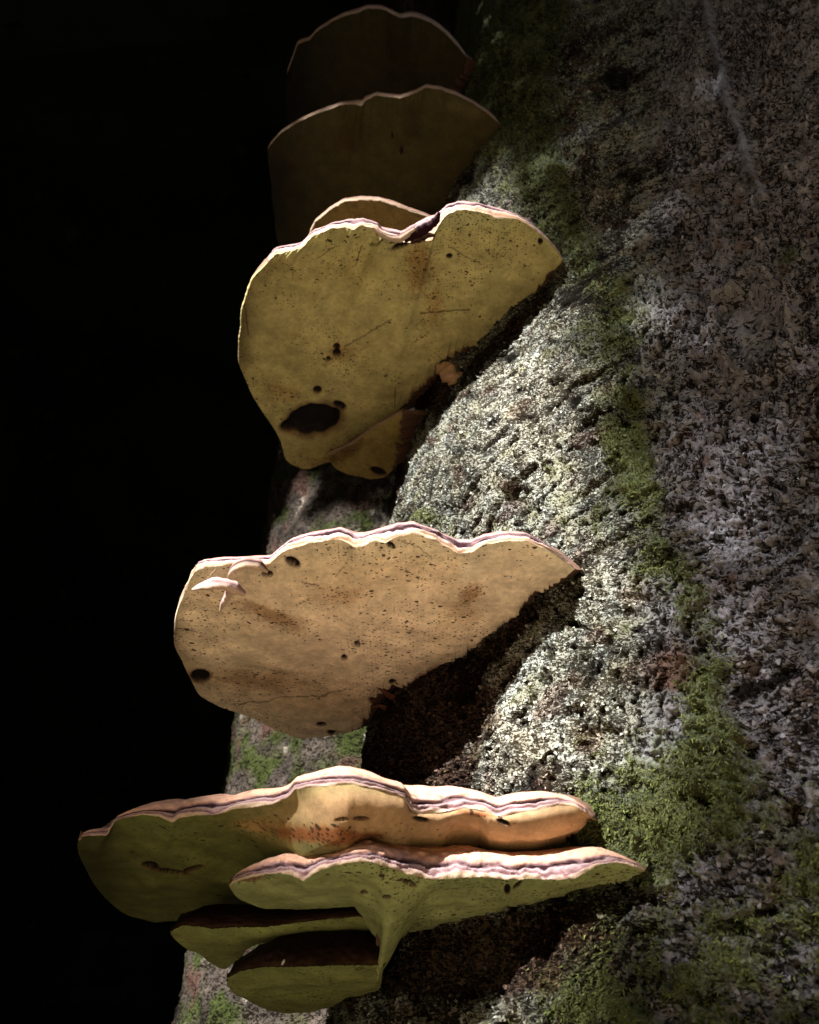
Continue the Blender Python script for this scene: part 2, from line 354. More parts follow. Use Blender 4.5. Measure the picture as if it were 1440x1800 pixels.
def bark_surface(P, Nn, u, v):
    """relief and colour of the bark at smooth points P (camera-relative) with normals Nn"""
    x, y, z = P[..., 0], P[..., 1], P[..., 2]
    wx = .004 * perlin(x * 90, y * 90, z * 90, 50); wz = .004 * perlin(x * 90, y * 90, z * 90, 51)
    big = .010 * perlin(x * 9, y * 9, z * 7, 52) + .006 * perlin(x * 24, y * 24, z * 20, 53)
    fine = perlin((x + wx) * 150, y * 150, (z + wz) * 150, 54)
    fine2 = perlin((x + wx) * 300, y * 300, (z + wz) * 300, 55)
    # the plates run obliquely on the smoother right-hand side
    zz = z * .75 + x * .5
    coarse = perlin((x - wx) * 75, y * 75, zz * 105 + wz * 60, 56) + .5 * perlin((x + wx) * 170, y * 170, zz * 210, 57)
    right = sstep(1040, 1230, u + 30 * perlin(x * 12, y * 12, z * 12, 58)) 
    low = sstep(1250, 1500, v) * sstep(850, 1050, u)
    rough = (1 - right)
    sT = .85 * x - .5 * y + 1.5 * wx; zw = z + 1.5 * wz; fl_ = .75 + .35 * perlin(x * 5, y * 5, z * 5, 44)     # the crust's grain runs obliquely
    al = sT * np.cos(fl_) + zw * np.sin(fl_); ac = -sT * np.sin(fl_) + zw * np.cos(fl_)
    fine = perlin(al * 95, (x + y) * 30, ac * 190, 54); fine2 = perlin(al * 210, (x + y) * 60, ac * 400, 55)
    lips = 1 - np.abs(perlin(al * 70, (x + y) * 25, ac * 150, 43)) * 2.6
    ridge = perlin(x * 16, y * 16, z * 4.5, 46) + .5 * perlin(x * 34, y * 34, z * 9, 47)
    vermic = np.tanh(2.4 * (fine + .4 * fine2))
    crack = np.maximum(np.exp(-(fine / .15) ** 2), .75 * np.exp(-(fine2 / .17) ** 2))
    cr_r = perlin((x - 2 * wx) * 62, y * 62, zz * 88 + wz * 120, 48); cr_r2 = perlin((x + wx) * 125, y * 125, zz * 160, 49)
    crack_r = np.maximum(np.exp(-(cr_r / .13) ** 2), .7 * np.exp(-(cr_r2 / .15) ** 2))
    plates = np.tanh(2.0 * coarse)
    pits = sstep(.20, .55, perlin(al * 26, (x + y) * 20, ac * 44, 59)); pits2 = sstep(.22, .48, perlin(al * 48, (x + y) * 40, ac * 84, 45))
    h = big + .007 * ridge + .0035 * perlin(al * 38, (x + y) * 20, ac * 62, 41) + rough * (.0012 * vermic + .0026 * lips - .0030 * crack) + right * (.0045 * np.abs(perlin(al * 40, (x + y) * 30, ac * 85, 37)) * 2 + .0042 * plates - .0046 * crack_r + .0018 * np.tanh(3 * cr_r)) + .0045 * perlin(al * 22, (x + y) * 16, ac * 36, 38) - .011 * pits - .006 * pits2 + .0006 * fine2
    for (cu, cv, ru, rv, k) in ((905, 868, 26, 14, .016), (792, 895, 16, 10, .010), (870, 740, 12, 9, .008), (1060, 1290, 30, 16, .014), (1220, 1410, 40, 18, .014), (1120, 1050, 26, 8, .010), (1160, 1000, 14, 8, .008), (1330, 1180, 24, 14, .010), (1090, 870, 14, 9, .008), (1370, 1650, 50, 24, .014), (1010, 1250, 14, 10, .008), (960, 1190, 14, 14, .008), (1130, 1640, 40, 14, .010), (1290, 1560, 36, 12, .010)):
        h = h - k * sstep(.3, .8, blob(u, v, cu, cv, ru * 1.3, rv * 1.3) + .2 * coarse)
    # plates on the right: thin scales lapping downwards
    sc = (zz * 70 + 1.3 * perlin(x * 26, y * 26, z * 26, 66) + x * 14) % 1.0
    h = h + right * .0035 * sc * sstep(-.3, .3, coarse)
    # the knot on the right: rings of folded bark round a smooth eye
    kd = np.hypot((u - 1325) / 1.0, (v - 575) / 1.35); ka = np.arctan2(v - 575, u - 1325)
    km = sstep(135, 60, kd)
    h = h * (1 - .75 * sstep(60, 25, kd)) + km * (.010 * np.sin(kd / 8.5 + 2.2 * perlin(x * 20, y * 20, z * 20, 60)) + .010 * np.exp(-((kd - 75) / 25) ** 2) - .012 * np.exp(-(kd / 30) ** 2))
    # long seam on the upper right
    sd = seg_dist(u, v, [(1235, -20), (1250, 60), (1268, 120), (1278, 185), (1300, 230), (1320, 300), (1340, 345)])
    h = h * (1 - .8 * np.exp(-(sd / 12) ** 2)) + .010 * np.exp(-(sd / 9) ** 2) - .006 * np.exp(-((sd - 18) / 9) ** 2)
    t1_ = perlin(x * 30, y * 30, z * 30, 40); folds = km * np.exp(-(((kd - 75) / 20) ** 2)) + km * .6 * (np.sin(kd / 8.5 + 2.2 * perlin(x * 20, y * 20, z * 20, 60)) > .3)
    for pth in ([(1270, 640), (1275, 580), (1300, 535), (1340, 520), (1385, 545), (1405, 610)], [(1250, 660), (1240, 590), (1265, 530)], [(1130, 620), (1160, 590), (1200, 540), (1260, 520), (1330, 515), (1390, 560)], [(1110, 700), (1130, 640), (1150, 600)], [(1235, 60), (1225, 200), (1240, 330)]):
        d = seg_dist(u + 14 * t1_, v + 14 * t1_, pth); fo = np.exp(-(d / 9) ** 2); h = h + .007 * fo - .004 * np.exp(-((d - 19) / 8) ** 2); folds = np.maximum(folds, fo)
    # ---- colour: dark bark, a crust of pale lichen, moss, bluish smooth skin, red-brown shade painted under the brackets
    t1 = perlin(x * 30, y * 30, z * 30, 61); t2 = fbm(x * 8, y * 8, z * 8, 3, 62); t3 = perlin(x * 160, y * 160, z * 160, 63)
    barkc = np.array([.022, .018, .014]) * (1 + .5 * t1 + .35 * t3)[..., None]
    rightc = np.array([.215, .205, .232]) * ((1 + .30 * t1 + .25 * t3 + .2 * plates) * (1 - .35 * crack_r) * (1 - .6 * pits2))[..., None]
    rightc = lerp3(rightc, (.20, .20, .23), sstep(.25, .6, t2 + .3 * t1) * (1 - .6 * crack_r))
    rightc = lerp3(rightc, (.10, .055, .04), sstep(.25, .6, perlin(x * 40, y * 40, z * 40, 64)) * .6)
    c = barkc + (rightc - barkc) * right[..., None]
    cover = .55 * t2 + .35 * t1 + .3 * ridge
    crust = sstep(-.62, -.15, cover + .25 * fine) * (1 - .9 * pits2) * rough
    gap = .530 + .07 * pits2 + .04 * pits - .095 * np.clip(cover, -1, 1) - .058 * right + .03 * perlin(x * 45, y * 45, z * 45, 42)
    h = h + .0010 * crust
    lich = np.array([.37, .385, .33]) + (np.array([.20, .18, .15]) * np.clip(blob(u, v, 930, 1330, 120, 90, 20) + blob(u, v, 930, 720, 90, 110, 30) + .6 * blob(u, v, 1060, 1010, 60, 50), 0, 1)[..., None])  # whiter blobs paint the sun pool's brightest spots into the lichen
    lich = lich * (1 + .2 * t3[..., None]) + np.stack([.05 * t1, .02 * t1, -.04 * t1], -1)
    c = c + (lich * .85 - c) * np.clip(crust * (.75 + .3 * t2) * (1 - .72 * low), 0, 1)[..., None]
    c = lerp3(c, (.13, .075, .058), sstep(.22, .5, perlin(x * 22, y * 22, z * 22, 65)) * .55 * rough)
    c = lerp3(c, (.20, .21, .24), np.clip(np.exp(-(sd / 6) ** 2) * sstep(-.5, .1, t1) + np.exp(-(kd / 30) ** 2) * .9, 0, 1) * .75)
    for (cu, cv, ru, rv) in ((1330, 640, 30, 45), (1380, 1000, 25, 60), (1330, 1130, 25, 30), (1310, 250, 14, 45), (1420, 900, 25, 50), (1400, 690, 30, 30), (1200, 300, 14, 26), (1400, 1450, 50, 22), (1190, 1300, 30, 14)):
        c = lerp3(c, (.25, .265, .31), blob(u, v, cu, cv, ru, rv) * sstep(-.2, .35, t1 + t3 * .5) * .9)
    c = lerp3(c, np.array([.235, .225, .24]) * (1 + .25 * t3)[..., None], np.clip(folds, 0, 1) * .55)
    # cast shade of the brackets painted into the bark, over some red-brown stain
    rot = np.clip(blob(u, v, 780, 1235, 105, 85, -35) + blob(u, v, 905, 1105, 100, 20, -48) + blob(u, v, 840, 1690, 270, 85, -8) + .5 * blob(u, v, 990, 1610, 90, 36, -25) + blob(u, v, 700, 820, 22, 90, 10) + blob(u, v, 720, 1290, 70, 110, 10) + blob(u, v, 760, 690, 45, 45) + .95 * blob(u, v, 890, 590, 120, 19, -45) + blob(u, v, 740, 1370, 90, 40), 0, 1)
    rot = sstep(.28, .7, rot + .35 * t1 + .2 * t2)  # mask of the painted bracket shade and red-brown stain
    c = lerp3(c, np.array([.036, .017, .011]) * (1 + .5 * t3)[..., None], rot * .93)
    c = lerp3(c, (.16, .085, .065), sstep(.35, .8, blob(u, v, 1180, 1170, 60, 55) + blob(u, v, 1150, 1440, 130, 35, 15) * .8 + .3 * t1) * .75)
    # moss film
    md = seg_dist(u, v, MOSS_LINE); cut = np.interp(v, [b_ for _, b_ in MOSS_LINE], [a_ for a_, _ in MOSS_LINE])
    wdt = np.where(u < cut, 75 + 60 * sstep(500, 50, v), 38 + 30 * sstep(900, 1300, v))
    moss = 1.0 * np.exp(-(md / wdt) ** 2) + .85 * low + .6 * sstep(480, 50, v) * sstep(1120, 900, u) + .6 * blob(u, v, 1385, 450, 30, 60) + .8 * blob(u, v, 740, 910, 50, 25) + .22 * rough
    moss = moss + .55 * t2 + .40 * t1 + .30 * perlin(x * 70, y * 70, z * 70, 67) + .25 * fine
    moss = sstep(.35, 1.30, moss) * (1 - np.exp(-(sd / 15) ** 2)) * (1 - .8 * rot)
    mossc = np.array([.056, .070, .018]) * (1 + .5 * t3 + .4 * t1)[..., None]
    c = lerp3(c, mossc, np.minimum(moss * .85, .85))
    h = h + .0025 * moss * (1 + fine) + .006 * sstep(.35, 1, moss) * (.5 + perlin(x * 55, y * 55, z * 55, 39))
    gap = gap - .05 * moss - .025 * np.clip(folds, 0, 1) - .10 * np.clip(np.exp(-(sd / 8) ** 2) + np.exp(-(kd / 30) ** 2), 0, 1)
    return h, np.clip(c, .006, .8), moss, crust, gap, right

def build_tree():
    tree = thing('tree', (TC(-.45)[0], 1.39, 0), 'massive tree trunk crusted with lichen and moss, carrying the shelf fungi on its flank', 'tree')
    loc = np.array(tree.location) - [0, 0, Z0]
    # heights: one row per picture pixel where the camera looks, coarse above and below
    vv = np.linspace(1830, -60, 900); dd = ray(720, vv); zs = dd[:, 2] / dd[:, 1] * .80
    zs = np.concatenate([np.linspace(-.55, zs[0] - .02, 14), zs, np.linspace(zs[-1] + .08, 11.5, 50)])
    th = np.concatenate([np.linspace(math.radians(168), math.radians(196), 70, endpoint=False), np.linspace(math.radians(196), math.radians(285), 690), np.linspace(math.radians(286.5), math.radians(527), 80)])
    T, Zg = np.meshgrid(th, zs)
    P = trunk_point(T, Zg)
    # taper far above
    dT = trunk_point(T + .004, Zg) - P; dZ = trunk_point(T, Zg + .004) - P
    Nn = np.cross(dT, dZ); Nn /= np.linalg.norm(Nn, axis=-1, keepdims=True)
    out = np.stack([np.cos(T), np.sin(T), 0 * T], -1); Nn *= np.sign((Nn * out).sum(-1, keepdims=True))
    u, v = proj(P)
    ok = (P[..., 1] * CT + P[..., 2] * ST > .3) 
    u = np.where(ok, u, 3000.); v = np.where(ok, v, 3000.)
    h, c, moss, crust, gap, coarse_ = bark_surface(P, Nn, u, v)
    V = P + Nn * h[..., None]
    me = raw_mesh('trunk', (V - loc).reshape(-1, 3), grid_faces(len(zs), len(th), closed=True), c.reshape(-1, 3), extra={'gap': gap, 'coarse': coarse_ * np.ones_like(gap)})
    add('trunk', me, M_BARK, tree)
    # ---- curled flakes of bark and lichen standing off the trunk, and moss shoots
    rr, cc = slice(14, 914), slice(60, 760)
    Vf, Nf, Cf, Mf, Kf = [a_[rr, cc].reshape(-1, a_.shape[-1] if a_.ndim == 3 else 1) for a_ in (V, Nn, c, moss, crust)]
    uf = u[rr, cc].ravel(); vf = v[rr, cc].ravel()
    vis = (uf > 560) & (uf < 1500) & (vf > -40) & (vf < 1840) & ((Nf * -Vf).sum(1) > 0)
    idx = np.nonzero(vis)[0]
    def scatter(n, w):
        pw = w[idx]; pw = pw / pw.sum(); return idx[rng.choice(len(idx), n, p=pw)]
    def frames(ii, tilt):
        n = Nf[ii]; t = np.cross(n, rng.normal(size=n.shape)); t /= np.linalg.norm(t, axis=1)[:, None]
        b = np.cross(n, t); a = rng.uniform(*tilt, (len(ii), 1))
        return n, t, b, a
    # flakes: 6-vertex bent scales
    nf = 17000
    wgt = (.35 + Kf[:, 0] + .1 * sstep(1050, 1250, uf)) * (1 - .6 * Mf[:, 0])
    ii = scatter(nf, wgt); n, t, b, a = frames(ii, (.15, 1.0))
    s = (rng.uniform(.0022, .0062, (nf, 1)) ** 1.0 * (1 + .25 * sstep(1050, 1250, uf[ii])[:, None])); wd = s * rng.uniform(.22, .5, (nf, 1))
    p0 = Vf[ii] - n * .0006; d = t * np.cos(a) + n * np.sin(a); d2 = t * np.cos(a + .7) + n * np.sin(a + .7)
    mid = p0 + d * s * .6; tip = mid + d2 * s * .5 * rng.choice([-.6, 1], (nf, 1))
    FV = np.stack([p0 - b * wd * .7, p0 + b * wd * .7, mid + b * wd, mid - b * wd, tip + b * wd * .45, tip - b * wd * .45], 1)
    q = np.array([[0, 1, 2, 3], [3, 2, 4, 5]]); FF = (np.arange(nf)[:, None, None] * 6 + q).reshape(-1, 4)
    fc = Cf[ii] * (1 + rng.uniform(-.45, .6, (nf, 1)) * (1 - .5 * sstep(1050, 1250, uf[ii])[:, None]))
    add('bark_flakes', raw_mesh('bark_flakes', (FV.reshape(-1, 3) - loc), FF, np.repeat(fc, 6, 0), smooth=False), M_FLAKE, tree, kind='stuff')
    nm = 75000
    ii = scatter(nm, Mf[:, 0] ** 1.5 + 1e-6); n, t, b, a = frames(ii, (.35, 1.45))
    s = rng.uniform(.0022, .0068, (nm, 1)); d = t * np.cos(a) + n * np.sin(a) + np.array([0, 0, -.25]); p0 = Vf[ii] - n * .001
    MV = np.stack([p0 - b * s * .16, p0 + b * s * .16, p0 + d * s], 1)
    mc = np.array([.064, .080, .020]) * rng.uniform(.3, 1.7, (nm, 1)) + rng.uniform(0, .05, (nm, 1)) * [1, .9, .45]
    add('moss', raw_mesh('moss', (MV.reshape(-1, 3) - loc), np.arange(nm * 3).reshape(-1, 3), np.repeat(mc, 3, 0), smooth=False), M_MOSS, tree, kind='stuff')
build_tree()

def build_far_tree():
    tree = thing('tree', (.0, 2.85, 0), 'blurred moss-patched trunk standing behind the shelf fungi, further back', 'tree')
    th = np.concatenate([np.linspace(math.radians(170), math.radians(310), 330, endpoint=False), np.linspace(math.radians(310), math.radians(530), 60, endpoint=False)]); zs = np.concatenate([np.linspace(-.5, 2.6, 420), np.linspace(3.3, 11, 30)])
    T, Z = np.meshgrid(th, zs)
    r = .68 + .05 * np.maximum(0, .9 - Z) + .04 * np.sin(3 * T + 1) - .01 * Z
    P = np.stack([r * np.cos(T) - .02, 2.85 + r * np.sin(T), Z], -1)
    x, y, z = P[..., 0], P[..., 1], P[..., 2]
    tf = perlin(x * 42, y * 42, z * 42, 76); h = .02 * fbm(x * 9, y * 9, z * 6, 3, 70) + .010 * np.abs(tf) + .006 * perlin(x * 80, y * 80, z * 80, 71)
    P = P + np.stack([np.cos(T), np.sin(T), 0 * T], -1) * h[..., None]
    t = fbm(x * 12, y * 12, z * 12, 4, 72); t2 = fbm(x * 9, y * 9, z * 9, 4, 73)
    c = np.array([.050, .041, .034]) * (1 + .8 * t)[..., None]
    c = lerp3(c, (.030, .038, .011), sstep(-.1, .55, t2 + .3 * t + .5 * np.exp(-((z - 1.25) / .25) ** 2)))
    c = lerp3(c, (.24, .215, .18), sstep(.0, .3, fbm(x * 16, y * 16, z * 16, 4, 74) + .75 * sstep(4.40, 4.70, T) - .6) * (1 - np.exp(-(tf / .15) ** 2)))
    c = lerp3(c, (.06, .034, .026), sstep(.1, .7, fbm(x * 9, y * 9, z * 9, 3, 75)))
    add('trunk', raw_mesh('trunk', (P - [0, 2.85, -Z0 + 0]).reshape(-1, 3) , grid_faces(len(zs), len(th), closed=True), c.reshape(-1, 3), extra={'gap': .49 + 0 * x, 'coarse': 1 + 0 * x}), M_BARK, tree)
build_far_tree()

# ------------------------------------------------------------------ shelf fungi
GROUP = 'shelf fungi growing in tiers on the trunk'
LIP = (.46, .345, .245); PINK = (.42, .27, .24); MAUVE = (.27, .165, .175); DARK = (.020, .006, .009); PEACH = (.56, .32, .225); BROWN = (.10, .04, .026)
PAL_RINGS = [(0, LIP), (.06, LIP), (.11, (.34, .15, .09)), (.16, LIP), (.30, (.44, .32, .31)), (.35, DARK), (.55, DARK), (.59, (.36, .24, .255)), (.68, (.41, .275, .26)), (.72, (.12, .04, .05)), (.77, (.36, .205, .185)), (1, (.32, .17, .135))]
PAL_PEACH = [(0, LIP), (.07, (.44, .31, .25)), (.12, (.36, .24, .24)), (.15, (.09, .03, .04)), (.18, MAUVE), (.25, (.38, .275, .29)), (.29, DARK), (.36, DARK), (.39, MAUVE), (.48, PEACH), (.75, (.58, .34, .24)), (1, PEACH)]
PAL_BROWN = [(0, (.04, .02, .010)), (.2, (.016, .006, .004)), (.5, (.010, .004, .003)), (1, (.010, .004, .003))]  # brown tops taken nearly to black, shade painted in
PAL_THIN = [(0, LIP), (.3, (.62, .42, .30)), (.55, (.20, .09, .06)), (.7, (.55, .36, .30)), (1, (.35, .18, .13))]

def pal(p, q):
    k = np.array([a for a, _ in p]); c = np.array([b for _, b in p], float)
    return np.stack([np.interp(q, k, c[:, i]) for i in range(3)], -1)

PAL_DIM = [(a_, tuple(np.array(b_) * .5)) for a_, b_ in PAL_THIN]; PAL_MID = [(a_, tuple(np.array(b_) * .5)) for a_, b_ in PAL_THIN]  # thin palette halved, dim light painted into the rims

PAL_PINK = [(0, LIP), (.3, (.50, .37, .36)), (.55, (.16, .07, .08)), (.62, (.46, .34, .33)), (1, (.40, .27, .24))]
def fungus(label, h, N, U, Fe, base, palette, tilt=(0, 0), S=420, R=90, K=30, inset=.6, sag=.006, thick=.022, speck=.35,
           stains=(), holes=(), lines=(), seed=0, smooth=.75, tones=(), cap_col=(.17, .10, .07), front=None, foot=(), rough=1.0, name='bracket_fungus', sigma=26, wav=1.0):
    """N: near margin, left to right, where the pore surface meets the rim; U: upper outline of the rim; Fe: far edge, left to right,
    each point marked m (free margin), j (seated on the trunk) or f (foot of a steep front)."""
    Np = resample(N, S); 
    Fa = np.array([(a, b, 'mjs'.index(k)) for a, b, k in Fe], float); Fp = resample(Fa, S)
    es = np.clip(np.minimum(np.arange(S), S - 1 - np.arange(S)) / 8.0, 0, 1)
    ns = 1 - .92 * blur1((np.rint(Fp[:, 2]) == 2).astype(float), 4)
    for i_ in (0, 1): Fp[:, i_] = Fp[:, i_] * (1 - es * ns) + blur1(Fp[:, i_], 6) * es * ns; Np[:, i_] = Np[:, i_] * (1 - es) + blur1(Np[:, i_], 1.6) * es
    kind = np.rint(Fp[:, 2]); jn = blur1((kind == 1).astype(float), 6); sm = blur1((kind == 2).astype(float), 5)
    def on_plane(u, v):
        d = ray(u, v); t = (h - tilt[1]) / (d[..., 2] - tilt[0] * d[..., 0] - tilt[1] * d[..., 1])
        return d * t[..., None]
    nw = perlin(np.arange(S) * .11, 0 * np.arange(S) + seed, 3.3 + seed) * 1.2 * wav + perlin(np.arange(S) * .37, 0 * np.arange(S) + seed, 1.3 + seed) * 1.1 * wav
    PN = on_plane(Np[:, 0], Np[:, 1] + nw)
    ys = blur1(PN[:, 1], sigma); yb = ys * smooth + PN[:, 1] * (1 - smooth)
    e = sstep(0, .06, np.linspace(0, 1, S)) * sstep(1, .94, np.linspace(0, 1, S))
    yb = PN[:, 1] + (yb - PN[:, 1]) * e
    PN = PN * (yb / PN[:, 1])[:, None]
    nf_ = perlin(np.arange(S) * .16, 7.7 + seed, 0 * np.arange(S)) * 6.5 * jn + perlin(np.arange(S) * .33, 1.7 + seed, 0 * np.arange(S)) * (1.0 + 4.0 * jn) + perlin(np.arange(S) * .05, 4.7 + seed, 0 * np.arange(S)) * 3.0
    nf_ = nf_ * (1 - .7 * sm)
    PF = on_plane(Fp[:, 0] + nf_ * e, Fp[:, 1] + nf_ * e)
    PF = PF * (1 + (1.0 / PF[:, 1] - 1) * sm)[:, None]          # a stem: hangs down at the depth of the shelves it joins
    PF[0] = PN[0]; PF[-1] = PN[-1]
    # ---- pore surface
    r = np.linspace(0, 1, R)[:, None]
    def soft(Q, sg):
        Q2 = np.stack([blur1(Q[:, i], sg) for i in range(3)], -1); return Q2 + (Q - Q2) * (1 - e)[:, None]
    Ns, Fs = soft(PN, 5), soft(PF, 9); r3 = r[..., None]
    G = Ns[None] * (1 - r3) + Fs[None] * r3 + (PN - Ns)[None] * (1 - r3) ** 7 + (PF - Fs)[None] * r3 ** 7
    if front:                                    # steep front: the surface first drops to its foot, then runs back to the seat
        frq = resample(np.array(foot, float), S); yN = np.interp(frq[:, 0], Np[:, 0], PN[:, 1]) + front
        fd = ray(frq[:, 0], frq[:, 1]); PM = fd * (yN / fd[:, 1])[:, None]
        uN = Np[:, 0]; PM = np.stack([np.interp(uN, frq[:, 0], PM[:, i]) for i in range(3)], -1)
        fw = sstep(foot[0][0] - 95, foot[0][0] + 120, uN) * np.clip((S - 1 - np.arange(S)) / 8, 0, 1)
        rm = .5
        Gf = np.where(r3 < rm, PN[None] * (1 - r3 / rm) + PM[None] * (r3 / rm), PM[None] * (1 - (r3 - rm) / (1 - rm)) + PF[None] * ((r3 - rm) / (1 - rm)))
        rb = np.exp(-((r3 - rm) / .12) ** 2) * .004
        Gf = Gf + np.array([0, -.35, 0]) * rb * e[None, :, None] + np.array([0, -.012, 0]) * np.sin(math.pi * np.clip(r3 / rm, 0, 1)) * e[None, :, None]
        G = G * (1 - fw[None, :, None]) + Gf * fw[None, :, None]
    env = (4 * r * (1 - r)) * np.sin(math.pi * np.linspace(0, 1, S))[None] ** .5
    un = fbm(G[..., 0] * 11, G[..., 1] * 11, G[..., 2] * 0 + seed, 3, 80)
    G = G + np.array([0, 0, 1.]) * (-sag * env + .006 * un * np.minimum(env * 1.5, 1))[..., None]
    u, v = proj(G)
    n1 = fbm(G[..., 0] * 30, G[..., 1] * 30, 0 * u + seed, 4, 81); n2 = perlin(G[..., 0] * 170, G[..., 1] * 170, 0 * u, 82); n3 = fbm(G[..., 0] * 6, G[..., 1] * 6, 0 * u + seed, 3, 83)
    c = np.array(base) * (1 + .14 * n3 + .07 * n1)[..., None]
    c = lerp3(c, np.array(base) * [1.0, 1.10, 1.10], sstep(.16, .02, r + .05 * n1) * .6)
    dens = speck * sstep(-.35, .5, n3 + .35 * n1) * np.ones_like(u)
    for (cu, cv, ru, rv, rot, col, k) in tones:
        c = lerp3(c, np.array(col), blob(u, v, cu, cv, ru, rv, rot) * k)
    for (cu, cv, ru, rv, rot, col, k) in stains:
        b_ = blob(u, v, cu, cv, ru, rv, rot)
        m_ = sstep(.25, .95, b_ + .28 * n1 * (b_ > .05) + .22 * n2 * (b_ > .08))
        c = lerp3(c, np.array(col), m_ * k); dens = np.maximum(dens, .8 * b_ * k)
    for pts, wd in lines:
        d = seg_dist(u + 1.5 * n2, v + 4 * n1, pts); c = lerp3(c, (.06, .032, .016), sstep(wd * 1.6, wd * .5, d) * .8)
    dz = np.zeros_like(u); black = np.zeros_like(u)
    for (cu, cv, ru, rv, rot, depth) in holes:
        a_ = math.radians(rot); x_ = (u - cu) * math.cos(a_) + (v - cv) * math.sin(a_); y_ = -(u - cu) * math.sin(a_) + (v - cv) * math.cos(a_)
        q_ = np.hypot(x_ / ru, y_ / rv) + .12 * perlin(G[..., 0] * 42, G[..., 1] * 42, 0 * u + seed, 95) * min(1, ru / 22)
        c = lerp3(c, (.10, .035, .015), sstep(1.45, 1.0, q_) * .75); black = np.maximum(black, sstep(1.03, .97, q_)); dz = np.maximum(dz, depth * sstep(1.1, .75, q_))
    c = lerp3(c, (.006, .004, .003), black); G = G + np.array([0, 0, 1.]) * dz[..., None]
    # the seat end darkens into brown decayed tissue
    c = lerp3(c, (.13, .06, .03), sstep(.93, 1.0, r) * jn[None] * .55 * sstep(-.3, .4, n1))
    # ---- rim
    Up = np.interp(Np[:, 0], [a for a, _ in U], [b for _, b in U])
    rim_px = np.maximum(Np[:, 1] - Up, 3.5); rim_px = blur1(rim_px, 4) * sstep(0, .015, np.linspace(0, 1, S)) * sstep(1, .985, np.linspace(0, 1, S)) + 1.5
    Tn = np.gradient(PN, axis=0); Tn = np.stack([blur1(Tn[:, i], 14) for i in range(3)], -1)
    outw = np.stack([Tn[:, 1], -Tn[:, 0], 0 * Tn[:, 0]], -1); outw /= np.linalg.norm(outw, axis=1)[:, None] + 1e-9
    far = PF - PN; outw *= np.where((outw * far).sum(1) > 0, -1, 1)[:, None]
    outw = np.stack([blur1(outw[:, i], 10) for i in range(3)], -1); outw /= np.linalg.norm(outw, axis=1)[:, None] + 1e-9
    T0 = rim_px / FPX * np.linalg.norm(PN, axis=1) * 1.25
    ptop = PN - outw * (inset * T0)[:, None]
    b_ = (900 - (Np[:, 1] - rim_px)) / FPX
    ptop[:, 2] = ptop[:, 1] * (ST + b_ * CT) / (CT - b_ * ST)
    ptop[:, 2] = np.maximum(ptop[:, 2], PN[:, 2] + .25 * T0)
    q = np.linspace(0, 1, K)[:, None]; ss = np.arange(S)[None]
    RG = PN[None] * (1 - q[..., None]) + ptop[None] * q[..., None]
    qq = q + .15 * perlin(ss * .022 + 0 * q, q * 2.5, 0 * q + seed, 84) + .06 * perlin(ss * .07 + 0 * q, q * 3, 0 * q + seed, 85)
    qq = np.clip(qq, 0, 1)
    cr = pal(palette, qq); lum = cr.mean(-1)
    grv = np.clip((lum - .3) * 3, -1, .5)                       # dark growth lines lie in grooves, pale bands stand out
    Tm = T0[None, :, None]
    bulge = .30 * np.sin(math.pi * np.clip(q, 0, 1)) ** .8
    disp = bulge + .13 * grv * np.sin(math.pi * q) ** .3 + .08 * rough * perlin(ss * .055 + 0 * q, q * 7, 0 * q + seed, 86)
    RG = RG + outw[None] * (disp[..., None] * Tm)
    nr = perlin(ss * .09 + 0 * q, q * 5 + 0 * ss, 0 * q + seed, 87); nr2 = perlin(ss * .16 + 0 * q, q * 16 + 0 * ss, 0 * q + seed, 88)
    brk = sstep(-.05, .30, perlin(ss * .05 + 0 * q, q * 3.5 + 0 * ss, 0 * q + seed, 96)) * sstep(.2, .08, lum) * (rough > .9)
    cr = lerp3(cr, np.array(MAUVE) * .7, brk * .7)
    cr = cr * (1 + .25 * nr + .18 * nr2)[..., None]
    cr = lerp3(cr, np.array(BROWN), sstep(.35, .7, nr + .3 * nr2) * .55 * (rough > .9))
    # ---- cap: crust from the rim over the top and down the back
    inward = -outw
    cx, cy = TC(h); tocen = np.stack([cx - PF[:, 0], cy - PF[:, 1], 0 * PF[:, 0]], -1); tocen /= np.linalg.norm(tocen, axis=1)[:, None]
    Tb = thick * (.35 + .65 * e)
    backdir = PN - PF; backdir[:, 2] = 0; backdir /= np.linalg.norm(backdir, axis=1)[:, None] + 1e-6
    FT = PF + (backdir * .5 * Tb[:, None]) * (1 - jn)[:, None] + np.array([0, 0, 1.]) * (Tb * (1 - jn) + .05 * jn)[:, None] + tocen * (.09 * jn)[:, None]
    M = 14; w = np.linspace(0, 1, M)[:, None, None]
    last = RG[-1]
    CG = last[None] * (1 - w) + FT[None] * w
    CG[..., 2] += (.02 * np.sin(math.pi * w[..., 0]) * e[None]) + .003 * np.sin(w[..., 0] * 26) * np.sin(math.pi * w[..., 0])
    lim = CG[..., 1] * (last[:, 2] / last[:, 1])[None] - .003 * np.minimum(w[..., 0] * 8, 1)
    CG[..., 2] = np.where(w[..., 0] < .8, np.minimum(CG[..., 2], lim), CG[..., 2])
    w2 = np.linspace(0, 1, 7)[1:, None, None]
    BK = FT[None] * (1 - w2) + PF[None] * w2 - backdir[None] * (.35 * np.sin(math.pi * w2) * (Tb * (1 - jn))[None, :, None])
    CG = np.concatenate([CG, BK]); nrow = len(CG)
    cn = fbm(CG[..., 0] * 12, CG[..., 1] * 12, CG[..., 2] * 12, 3, 89)
    zone = np.sin(np.linspace(0, 1, nrow)[:, None] * 30 + 2 * cn)
    cc = np.array(cap_col) * (1 + .3 * cn + .2 * zone)[..., None]
    cc = cc + (cr[-1][None] - cc) * np.exp(-(np.arange(nrow)[:, None] / 2.0) ** 2)[..., None]
